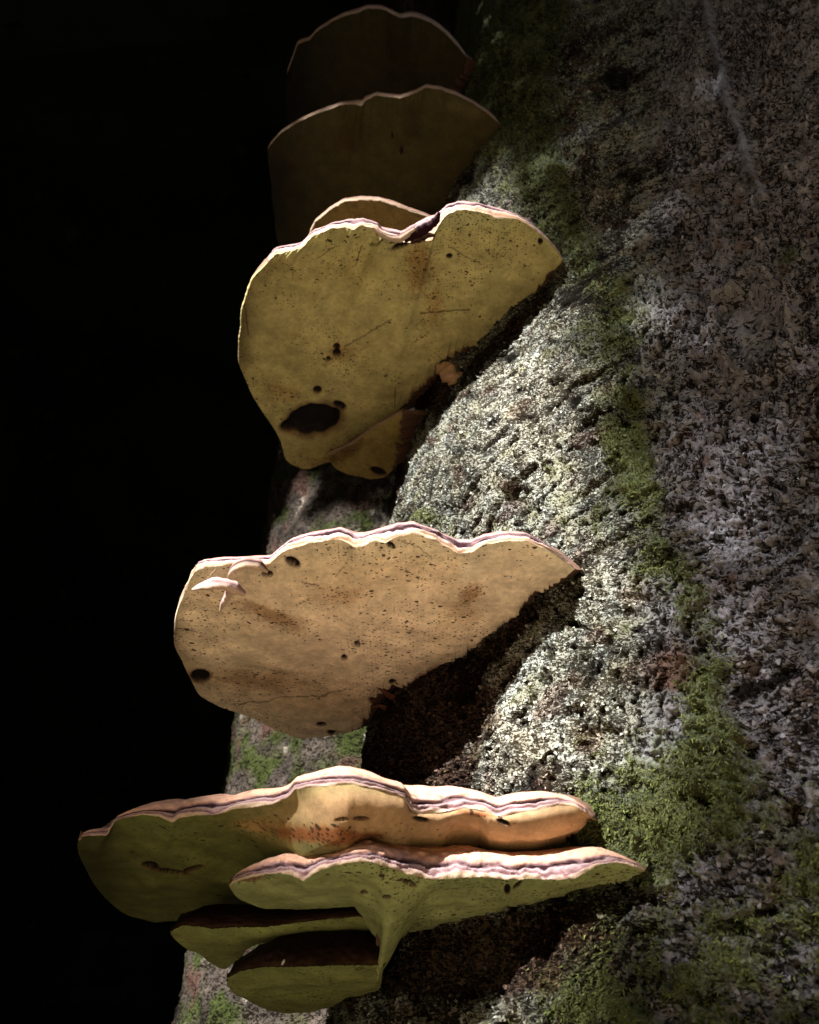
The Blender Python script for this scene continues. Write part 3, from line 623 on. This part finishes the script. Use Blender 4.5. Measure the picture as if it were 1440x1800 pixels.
    edge = np.exp(-((np.arange(nrow)[:, None] - (nrow - 2)) / 2.0) ** 2) * (1 - jn)[None] * np.ones_like(cn)
    cc = lerp3(cc, np.array(base) * .8, edge * .8)
    cc = lerp3(cc, np.array([.05, .022, .014]), np.exp(-((np.arange(nrow)[:, None] - (nrow - 3)) / 3.0) ** 2) * jn[None] * .8 * np.ones_like(cn))
    root = thing(name, tuple(PF[S // 2] + [0, 0, Z0]), label, 'fungus', GROUP)
    loc = np.array(PF[S // 2])
    add('pore_surface', raw_mesh('pore_surface', (G - loc).reshape(-1, 3), grid_faces(R, S), c.reshape(-1, 3), extra={'speck': dens}), M_PORE, root)
    add('rim', raw_mesh('rim', (RG - loc).reshape(-1, 3), grid_faces(K, S, flip=True), cr.reshape(-1, 3)), M_RIM, root)
    add('cap', raw_mesh('cap', (CG - loc).reshape(-1, 3), grid_faces(nrow, S, flip=True), cc.reshape(-1, 3)), M_CAP, root)
    return root, loc

def m(*p): return [(a, b, 'm') for a, b in p]
def j(*p): return [(a, b, 'j') for a, b in p]
def st(*p): return [(a, b, 's') for a, b in p]

# third tier, the big pale olive one
F3, L3 = fungus('large olive bracket with a big black hole and a broad notch in its rim', 1.31,
    [(470, 462), (483, 448), (531, 436), (550, 415), (582, 402), (609, 399), (621, 405), (637, 396), (664, 405), (671, 420), (701, 426), (728, 428), (762, 424), (770, 398), (783, 379), (806, 369), (838, 371), (875, 384), (912, 385), (939, 402), (962, 423), (980, 443), (989, 457)],
    [(470, 448), (478, 436), (527, 428), (545, 407), (582, 393), (623, 385), (655, 389), (678, 402), (708, 409), (724, 398), (765, 375), (783, 362), (811, 355), (847, 359), (884, 368), (925, 384), (957, 409), (980, 435), (989, 450)],
    m((470, 462), (440, 494), (426, 540), (421, 577), (419, 636), (440, 691), (467, 732), (490, 765), (504, 815), (540, 826), (572, 817), (600, 806), (655, 775), (690, 745)) +
    j((708, 712), (733, 691), (742, 675), (760, 659), (774, 641), (790, 625), (811, 616), (831, 609), (857, 602), (861, 590), (884, 554), (907, 538), (925, 529), (944, 508), (962, 483), (985, 467), (989, 457)),
    (.44, .385, .165), PAL_RINGS, S=560, R=190, speck=.45, seed=3, sag=.010, thick=.03,
    tones=[(420, 590, 26, 120, 8, (.09, .07, .03), .85), (470, 470, 40, 26, -30, (.14, .11, .04), .6), (820, 385, 60, 14, 5, (.50, .50, .26), .5), (640, 470, 90, 40, 0, (.40, .33, .12), .5), (560, 800, 90, 30, -20, (.30, .22, .07), .6)],  # dark left-edge tones paint the margin's fade into shade
    stains=[(735, 470, 30, 60, 0, (.26, .15, .05), .8), (765, 530, 20, 50, 10, (.30, .18, .06), .6), (590, 810, 120, 22, -35, (.22, .12, .03), .8), (500, 690, 40, 20, 0, (.36, .22, .07), .5), (600, 620, 30, 18, 0, (.24, .13, .04), .6)],
    holes=[(552, 738, 46, 26, -8, .022), (512, 746, 20, 10, -18, .016), (597, 712, 11, 6, 20, .01), (592, 609, 6, 5, 0, .008), (592, 620, 7, 6, 0, .008), (577, 631, 4, 4, 0, .006), (558, 685, 7, 6, 0, .006), (783, 641, 9, 8, 0, .012), (790, 450, 5, 4, 0, .004), (950, 424, 4, 5, 0, .004), (706, 430, 18, 5, -25, .008)],
    lines=[([(606, 610), (688, 562)], 1.0), ([(740, 552), (825, 544)], 1.3), ([(430, 530), (437, 590)], 1.2), ([(636, 430), (625, 470)], .9), ([(790, 434), (845, 462)], .9), ([(555, 455), (592, 432)], .8), ([(655, 425), (650, 430), (672, 424)], 1.8), ([(695, 680), (694, 715)], .8)])

# fourth tier, the big tan one
F4, L4 = fungus('large tan bracket with layered wavy rim and two pinholes near its centre', .60,
    [(312, 1070), (318, 1052), (330, 1030), (345, 1004), (362, 997), (405, 992), (440, 991), (473, 992), (481, 984), (492, 974), (507, 966), (544, 955), (597, 948), (613, 955), (624, 962), (637, 961), (657, 951), (678, 955), (697, 943), (729, 938), (771, 954), (808, 974), (829, 971), (850, 958), (887, 951), (929, 953), (966, 969), (1011, 1000)],
    [(312, 1064), (330, 1010), (340, 985), (380, 981), (433, 979), (470, 977), (491, 960), (507, 945), (544, 936), (597, 928), (620, 935), (635, 938), (657, 932), (678, 924), (697, 920), (729, 918), (771, 931), (808, 949), (829, 950), (850, 940), (887, 935), (929, 936), (966, 955), (1011, 992)],
    m((312, 1070), (306, 1091), (304, 1133), (320, 1160), (333, 1191), (349, 1223), (396, 1247), (438, 1260), (502, 1291), (533, 1300), (597, 1290)) +
    j((631, 1284), (644, 1260), (649, 1246), (670, 1212), (739, 1199), (787, 1175), (808, 1157), (853, 1139), (866, 1125), (887, 1104), (911, 1080), (929, 1054), (966, 1033), (1000, 1010), (1011, 1000)),
    (.77, .65, .47), PAL_RINGS, S=600, R=170, speck=.34, seed=8, sag=.008, thick=.026,
    stains=[(825, 1045, 26, 22, 0, (.30, .17, .09), .85), (815, 1075, 40, 30, -40, (.44, .29, .15), .5), (480, 1085, 80, 17, 22, (.34, .20, .09), .75), (440, 1195, 130, 26, 4, (.34, .20, .09), .6), (595, 1045, 60, 24, 0, (.46, .30, .15), .6), (760, 1190, 50, 22, -30, (.16, .06, .03), .8), (700, 1215, 28, 14, 10, (.12, .045, .02), .7)],
    tones=[(302, 1120, 18, 60, 0, (.12, .085, .045), .85), (330, 1180, 26, 40, -30, (.22, .15, .08), .6), (640, 1000, 160, 30, 0, (.66, .55, .34), .6), (560, 1230, 160, 50, 5, (.52, .37, .20), .6), (828, 1000, 18, 24, 0, (.82, .74, .56), .6), (780, 1090, 16, 70, 15, (.74, .60, .36), .4)],  # the two dark tones at far left are painted shade
    holes=[(628, 1132, 5, 4.5, 0, .008), (605, 1156, 5, 4.5, 0, .008), (352, 1188, 17, 11, 0, .008), (515, 988, 13, 7, 28, .010), (565, 1273, 8, 3.5, 0, .005), (690, 1198, 6, 4, 0, .005), (668, 1237, 20, 6, 25, .014), (715, 1226, 34, 9, 8, .016), (590, 1289, 14, 4, 12, .006), (470, 1009, 9, 5, 0, .008), (687, 958, 8, 4, 30, .006)],
    lines=[([(420, 1240), (480, 1228), (560, 1222), (620, 1212)], 1.0), ([(560, 1030), (530, 1022)], 1.0), ([(606, 995), (590, 1010)], .8), ([(700, 950), (740, 962), (760, 980)], .8), ([(575, 966), (625, 963)], .8), ([(520, 1066), (545, 1052)], .8), ([(345, 1110), (310, 1105)], .8)])

# fifth tier: long shelf whose right part has a steep sunlit front
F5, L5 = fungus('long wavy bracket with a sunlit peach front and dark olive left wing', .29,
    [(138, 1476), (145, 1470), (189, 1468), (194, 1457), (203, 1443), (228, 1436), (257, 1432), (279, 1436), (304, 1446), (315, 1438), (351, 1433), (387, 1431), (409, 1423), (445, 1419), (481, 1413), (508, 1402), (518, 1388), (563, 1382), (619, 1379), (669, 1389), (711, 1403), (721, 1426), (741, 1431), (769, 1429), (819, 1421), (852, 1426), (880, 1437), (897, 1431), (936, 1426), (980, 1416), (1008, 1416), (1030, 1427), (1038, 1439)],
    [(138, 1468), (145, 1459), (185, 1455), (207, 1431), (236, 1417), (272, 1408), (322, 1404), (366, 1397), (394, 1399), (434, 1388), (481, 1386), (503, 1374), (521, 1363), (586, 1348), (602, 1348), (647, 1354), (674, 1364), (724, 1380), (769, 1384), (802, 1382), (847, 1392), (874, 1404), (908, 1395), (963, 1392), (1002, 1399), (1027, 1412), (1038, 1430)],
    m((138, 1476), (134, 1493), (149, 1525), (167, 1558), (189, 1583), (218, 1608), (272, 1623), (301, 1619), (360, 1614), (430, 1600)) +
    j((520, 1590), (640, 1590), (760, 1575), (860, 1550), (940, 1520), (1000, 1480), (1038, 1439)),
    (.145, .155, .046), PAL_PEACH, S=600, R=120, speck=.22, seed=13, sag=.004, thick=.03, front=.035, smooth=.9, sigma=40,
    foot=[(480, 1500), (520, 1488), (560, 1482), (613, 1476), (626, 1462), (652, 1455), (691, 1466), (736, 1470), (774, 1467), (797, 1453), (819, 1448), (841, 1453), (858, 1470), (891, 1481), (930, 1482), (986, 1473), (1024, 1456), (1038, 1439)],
    tones=[(150, 1540, 90, 120, 0, (.030, .028, .010), .95), (800, 1440, 260, 55, 3, (.44, .27, .145), 1.0), (630, 1430, 120, 45, 3, (.44, .27, .145), 1.0), (960, 1440, 130, 50, 0, (.43, .27, .145), 1.0)],  # first tone paints the left wing sinking into shade
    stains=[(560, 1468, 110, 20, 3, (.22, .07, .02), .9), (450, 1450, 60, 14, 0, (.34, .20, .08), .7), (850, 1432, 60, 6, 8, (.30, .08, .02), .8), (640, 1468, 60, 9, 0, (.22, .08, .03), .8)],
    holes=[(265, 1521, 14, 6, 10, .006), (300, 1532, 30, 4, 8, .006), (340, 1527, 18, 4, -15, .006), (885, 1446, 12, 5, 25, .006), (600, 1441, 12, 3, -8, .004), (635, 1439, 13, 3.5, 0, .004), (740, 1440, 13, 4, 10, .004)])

# sixth tier: the lowest sunlit shelf
F6, L6 = fungus('lowest sunlit bracket, broad peach rim over a speckled olive underside', .232,
    [(403, 1556), (410, 1551), (447, 1541), (491, 1535), (513, 1539), (533, 1549), (563, 1530), (602, 1518), (647, 1514), (680, 1524), (713, 1535), (758, 1547), (802, 1543), (852, 1542), (891, 1546), (936, 1545), (986, 1547), (1013, 1543), (1047, 1523), (1074, 1516), (1102, 1519), (1133, 1531)],
    [(403, 1540), (413, 1523), (452, 1509), (491, 1500), (574, 1495), (613, 1481), (658, 1477), (691, 1482), (741, 1487), (791, 1489), (824, 1486), (880, 1497), (908, 1499), (958, 1497), (1002, 1489), (1047, 1491), (1091, 1500), (1130, 1517), (1133, 1522)],
    m((403, 1556), (408, 1568), (419, 1581), (458, 1596), (508, 1598), (563, 1598), (630, 1593)) +
    st((632, 1604), (640, 1622), (655, 1642), (668, 1656), (673, 1675), (668, 1692), (658, 1712), (664, 1726), (674, 1704), (686, 1687), (693, 1664)) + j((708, 1639), (763, 1637), (813, 1623), (852, 1626), (888, 1630), (908, 1617), (927, 1598), (936, 1589), (991, 1581), (1047, 1564), (1097, 1548), (1133, 1533)),
    (.36, .39, .17), PAL_PEACH, S=680, R=90, speck=.62, seed=21, sag=.004, thick=.02, smooth=.9, sigma=40, inset=.8,
    stains=[(720, 1552, 20, 5, 20, (.10, .05, .02), .9), (440, 1545, 40, 6, -5, (.25, .08, .05), .8)],
    holes=[(720, 1552, 11, 3.5, 25, .004), (640, 1569, 6, 3, 0, .003), (892, 1563, 5, 8, 0, .003), (910, 1555, 9, 3, -40, .003), (680, 1577, 7, 3, 0, .003)])

# seventh and eighth: small dark-topped shelves in shade
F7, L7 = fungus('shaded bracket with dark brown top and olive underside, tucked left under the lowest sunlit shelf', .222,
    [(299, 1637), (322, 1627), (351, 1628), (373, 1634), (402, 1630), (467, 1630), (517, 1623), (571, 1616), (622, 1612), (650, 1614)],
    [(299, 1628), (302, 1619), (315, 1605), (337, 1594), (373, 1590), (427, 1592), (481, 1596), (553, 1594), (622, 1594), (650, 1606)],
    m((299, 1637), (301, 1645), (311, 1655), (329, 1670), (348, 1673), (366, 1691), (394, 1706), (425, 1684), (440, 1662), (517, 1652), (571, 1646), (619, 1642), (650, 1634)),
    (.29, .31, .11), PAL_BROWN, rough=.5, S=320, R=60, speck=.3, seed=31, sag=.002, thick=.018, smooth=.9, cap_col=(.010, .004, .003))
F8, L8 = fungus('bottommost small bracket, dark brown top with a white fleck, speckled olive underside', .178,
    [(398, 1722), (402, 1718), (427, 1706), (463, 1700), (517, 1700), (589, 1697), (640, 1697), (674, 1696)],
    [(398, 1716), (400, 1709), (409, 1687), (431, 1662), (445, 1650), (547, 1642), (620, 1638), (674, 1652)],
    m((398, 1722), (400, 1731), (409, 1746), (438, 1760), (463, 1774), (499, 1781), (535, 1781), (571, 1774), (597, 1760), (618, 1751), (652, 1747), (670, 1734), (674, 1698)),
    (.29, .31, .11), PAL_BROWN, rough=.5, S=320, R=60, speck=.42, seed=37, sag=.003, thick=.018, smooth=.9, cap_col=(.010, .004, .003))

# upper tiers, shade painted in as darker, browner colours
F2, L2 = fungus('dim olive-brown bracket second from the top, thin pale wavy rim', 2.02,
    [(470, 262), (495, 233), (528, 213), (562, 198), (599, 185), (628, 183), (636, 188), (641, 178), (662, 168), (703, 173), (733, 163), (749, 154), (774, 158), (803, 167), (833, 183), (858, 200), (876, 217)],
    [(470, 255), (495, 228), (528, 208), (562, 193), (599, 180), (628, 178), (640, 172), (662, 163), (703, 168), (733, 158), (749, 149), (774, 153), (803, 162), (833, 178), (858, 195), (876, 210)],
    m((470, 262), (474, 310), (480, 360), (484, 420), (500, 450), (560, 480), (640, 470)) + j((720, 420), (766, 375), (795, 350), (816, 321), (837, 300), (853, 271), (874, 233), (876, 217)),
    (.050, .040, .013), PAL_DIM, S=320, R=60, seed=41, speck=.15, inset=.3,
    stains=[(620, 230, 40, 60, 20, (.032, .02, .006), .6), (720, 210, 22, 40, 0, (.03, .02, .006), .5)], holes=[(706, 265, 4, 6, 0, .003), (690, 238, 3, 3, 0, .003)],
    tones=[(470, 330, 80, 160, 0, (.006, .005, .003), 1.0), (810, 190, 40, 12, 20, (.09, .08, .03), .6), (645, 200, 14, 18, 0, (.08, .07, .03), .6)])  # near-black tone paints the left end into shade
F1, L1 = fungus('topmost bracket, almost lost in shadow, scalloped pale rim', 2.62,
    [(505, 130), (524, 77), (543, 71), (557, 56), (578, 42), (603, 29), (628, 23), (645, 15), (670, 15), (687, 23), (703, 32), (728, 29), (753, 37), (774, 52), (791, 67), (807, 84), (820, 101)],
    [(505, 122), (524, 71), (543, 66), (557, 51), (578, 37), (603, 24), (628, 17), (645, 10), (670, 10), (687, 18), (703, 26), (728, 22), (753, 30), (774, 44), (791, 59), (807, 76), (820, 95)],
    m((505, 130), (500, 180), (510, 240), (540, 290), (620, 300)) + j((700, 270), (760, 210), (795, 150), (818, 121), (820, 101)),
    (.030, .023, .009), PAL_DIM, S=260, R=50, seed=47, speck=.12, inset=.3, tones=[(500, 160, 70, 160, 0, (.004, .003, .002), 1.0)], stains=[(700, 90, 60, 20, 60, (.02, .010, .004), .6)])  # left end painted almost black as shade
F25, L25 = fungus('small rounded bracket peeking out just behind the notched rim of the big olive one', 1.62,
    [(543, 425), (547, 406), (555, 390), (580, 369), (605, 355), (637, 351), (666, 353), (691, 360), (720, 371), (749, 381), (770, 392)],
    [(543, 419), (547, 400), (555, 385), (580, 364), (605, 350), (637, 346), (666, 348), (691, 354), (720, 366), (749, 376), (770, 387)],
    m((543, 425), (550, 450), (600, 480), (660, 500)) + j((740, 480), (775, 440), (770, 392)),
    (.15, .11, .036), PAL_MID, S=240, R=50, seed=53, speck=.12, inset=.3)
F35, L35 = fungus('little shelf tucked behind the lower tip of the big olive bracket', 1.22,
    [(575, 800), (590, 795), (620, 780), (655, 755), (690, 735), (708, 728)],
    [(575, 794), (590, 788), (620, 772), (655, 747), (690, 727), (708, 720)],
    m((575, 800), (586, 822), (609, 833), (655, 843), (687, 836)) + j((697, 800), (706, 765), (708, 728)),
    (.22, .165, .05), PAL_MID, S=200, R=50, seed=59, speck=.15, stains=[(600, 800, 60, 14, -35, (.08, .04, .012), .8)], holes=[(665, 828, 14, 6, 20, .006)])

# ---- swept ridges, strands and stem that belong to the brackets
def sweep(name, root, loc, pts, h, rad, palette=None, col=None, n=60, sides=10, squash=(1, 1), mat=None, seed=0, jit=.2):
    pp = resample(pts, n); d = ray(pp[:, 0], pp[:, 1])
    hh = np.interp(np.linspace(0, 1, n), np.linspace(0, 1, len(h)), h) if np.ndim(h) else np.full(n, h)
    P = d * (hh / d[:, 2])[:, None]
    P = np.stack([blur1(P[:, i], 2) for i in range(3)], -1)
    T = np.gradient(P, axis=0); T /= np.linalg.norm(T, axis=1)[:, None]
    A = np.cross(T, [0, 0, 1.]); A /= np.linalg.norm(A, axis=1)[:, None] + 1e-9; B = np.cross(A, T)
    rr = np.interp(np.linspace(0, 1, n), np.linspace(0, 1, len(rad)), rad)
    a = np.linspace(0, 2 * math.pi, sides, endpoint=False)
    k = 1 + jit * perlin(np.arange(n)[:, None] * .14 + 0 * a, np.cos(a) * 1.5 + 0 * rr[:, None], np.sin(a) * 1.5 + seed + 0 * rr[:, None], 90)
    V = P[:, None] + (A[:, None] * (np.cos(a) * squash[0])[None, :, None] + B[:, None] * (np.sin(a) * squash[1])[None, :, None]) * (rr[:, None] * k)[..., None]
    q = .5 + .5 * np.sin(a)[None] + .06 * perlin(np.arange(n)[:, None] * .15 + 0 * a, 0 * a + seed, 0 * a, 91)
    c = pal(palette, np.clip(q, 0, 1)) if palette else np.ones((n, sides, 1)) * np.array(col)
    add(name, raw_mesh(name, (V - loc).reshape(-1, 3), grid_faces(n, sides, closed=True), c.reshape(-1, 3)), mat or M_RIM, root)

sweep('lobe', F4, L4, [(402, 1024), (404, 1008), (414, 996), (433, 989), (455, 992), (470, 1004)], .586, [.001, .003, .005, .005, .005, .002], PAL_RINGS, seed=2, squash=(1, 1.6))
sweep('lobe', F4, L4, [(338, 1036), (356, 1030), (378, 1025), (398, 1027), (414, 1034), (429, 1044)], .566, [.001, .004, .006, .005, .006, .003], PAL_PINK, seed=4, squash=(1, 1.5))
sweep('lobe', F4, L4, [(408, 1034), (400, 1048), (393, 1060), (387, 1074)], .566, [.006, .005, .004, .001], PAL_PINK, seed=5, squash=(1, 1.3))
sweep('strand', F4, L4, [(357, 1040), (368, 1055), (378, 1068), (386, 1074), (396, 1080)], .580, [.0006, .0006, .0005], col=(.55, .38, .17), n=24, sides=6)
sweep('strand', F4, L4, [(345, 992), (342, 1004), (338, 1018)], .590, [.0004, .0004], col=(.5, .36, .22), n=16, sides=6)
sweep('strand', F4, L4, [(380, 1000), (368, 1012), (362, 1022)], .590, [.0004, .0004], col=(.5, .36, .22), n=16, sides=6)
sweep('lobe', F3, L3, [(655, 401), (668, 411), (684, 418), (702, 421), (716, 412), (730, 402)], 1.300, [.002, .005, .006, .007, .006, .003], PAL_RINGS, seed=17, jit=.25)
sweep('lobe', F3, L3, [(712, 424), (728, 411), (744, 402), (758, 394), (767, 386), (772, 374)], 1.304, [.003, .009, .011, .010, .008, .003], [(0, DARK), (.42, DARK), (.5, (.36, .25, .26)), (.58, DARK), (.8, (.10, .05, .06)), (1, (.3, .2, .2))], seed=19, jit=.3, n=90, sides=14)
sweep('lobe', F3, L3, [(722, 427), (738, 420), (754, 413), (765, 414)], 1.302, [.002, .006, .006, .002], [(0, DARK), (.5, (.30, .18, .12)), (1, (.42, .31, .28))], seed=23, jit=.3)
sweep('lobe', F3, L3, [(776, 648), (790, 655), (800, 668), (803, 682)], [1.30, 1.27, 1.24, 1.22], [.012, .018, .016, .004], col=(.42, .26, .15), mat=M_CAP, seed=9, jit=.9)
for k_, (pts_, h_, r_) in enumerate((
        ([(664, 1208), (684, 1222), (712, 1236), (742, 1240)], .598, [.002, .007, .010, .009]),
        ([(652, 1244), (668, 1240), (690, 1250), (716, 1252)], .594, [.001, .005, .008, .010]),
        ([(742, 1196), (760, 1190), (784, 1184), (806, 1172)], .604, [.004, .012, .014, .010]))):
    sweep('torn_flap', F4, L4, pts_, h_, r_, col=(.095, .036, .018), mat=M_CAP, jit=.5, seed=30 + k_, squash=(1, .5))
for k_, (pts_, h_, r_) in enumerate((
        ([(745, 672), (758, 664), (772, 652), (786, 640)], 1.318, [.004, .014, .016, .010]),
        ([(850, 598), (868, 592), (890, 574)], 1.318, [.004, .012, .006]))):
    sweep('torn_flap', F3, L3, pts_, h_, r_, col=(.060, .026, .014), mat=M_CAP, jit=.6, seed=40 + k_, squash=(1, .6))
sweep('fleck', F8, L8, [(496, 1695), (500, 1688)], .179, [.001, .0016, .001], col=(.9, .9, .88), n=8, sides=6)
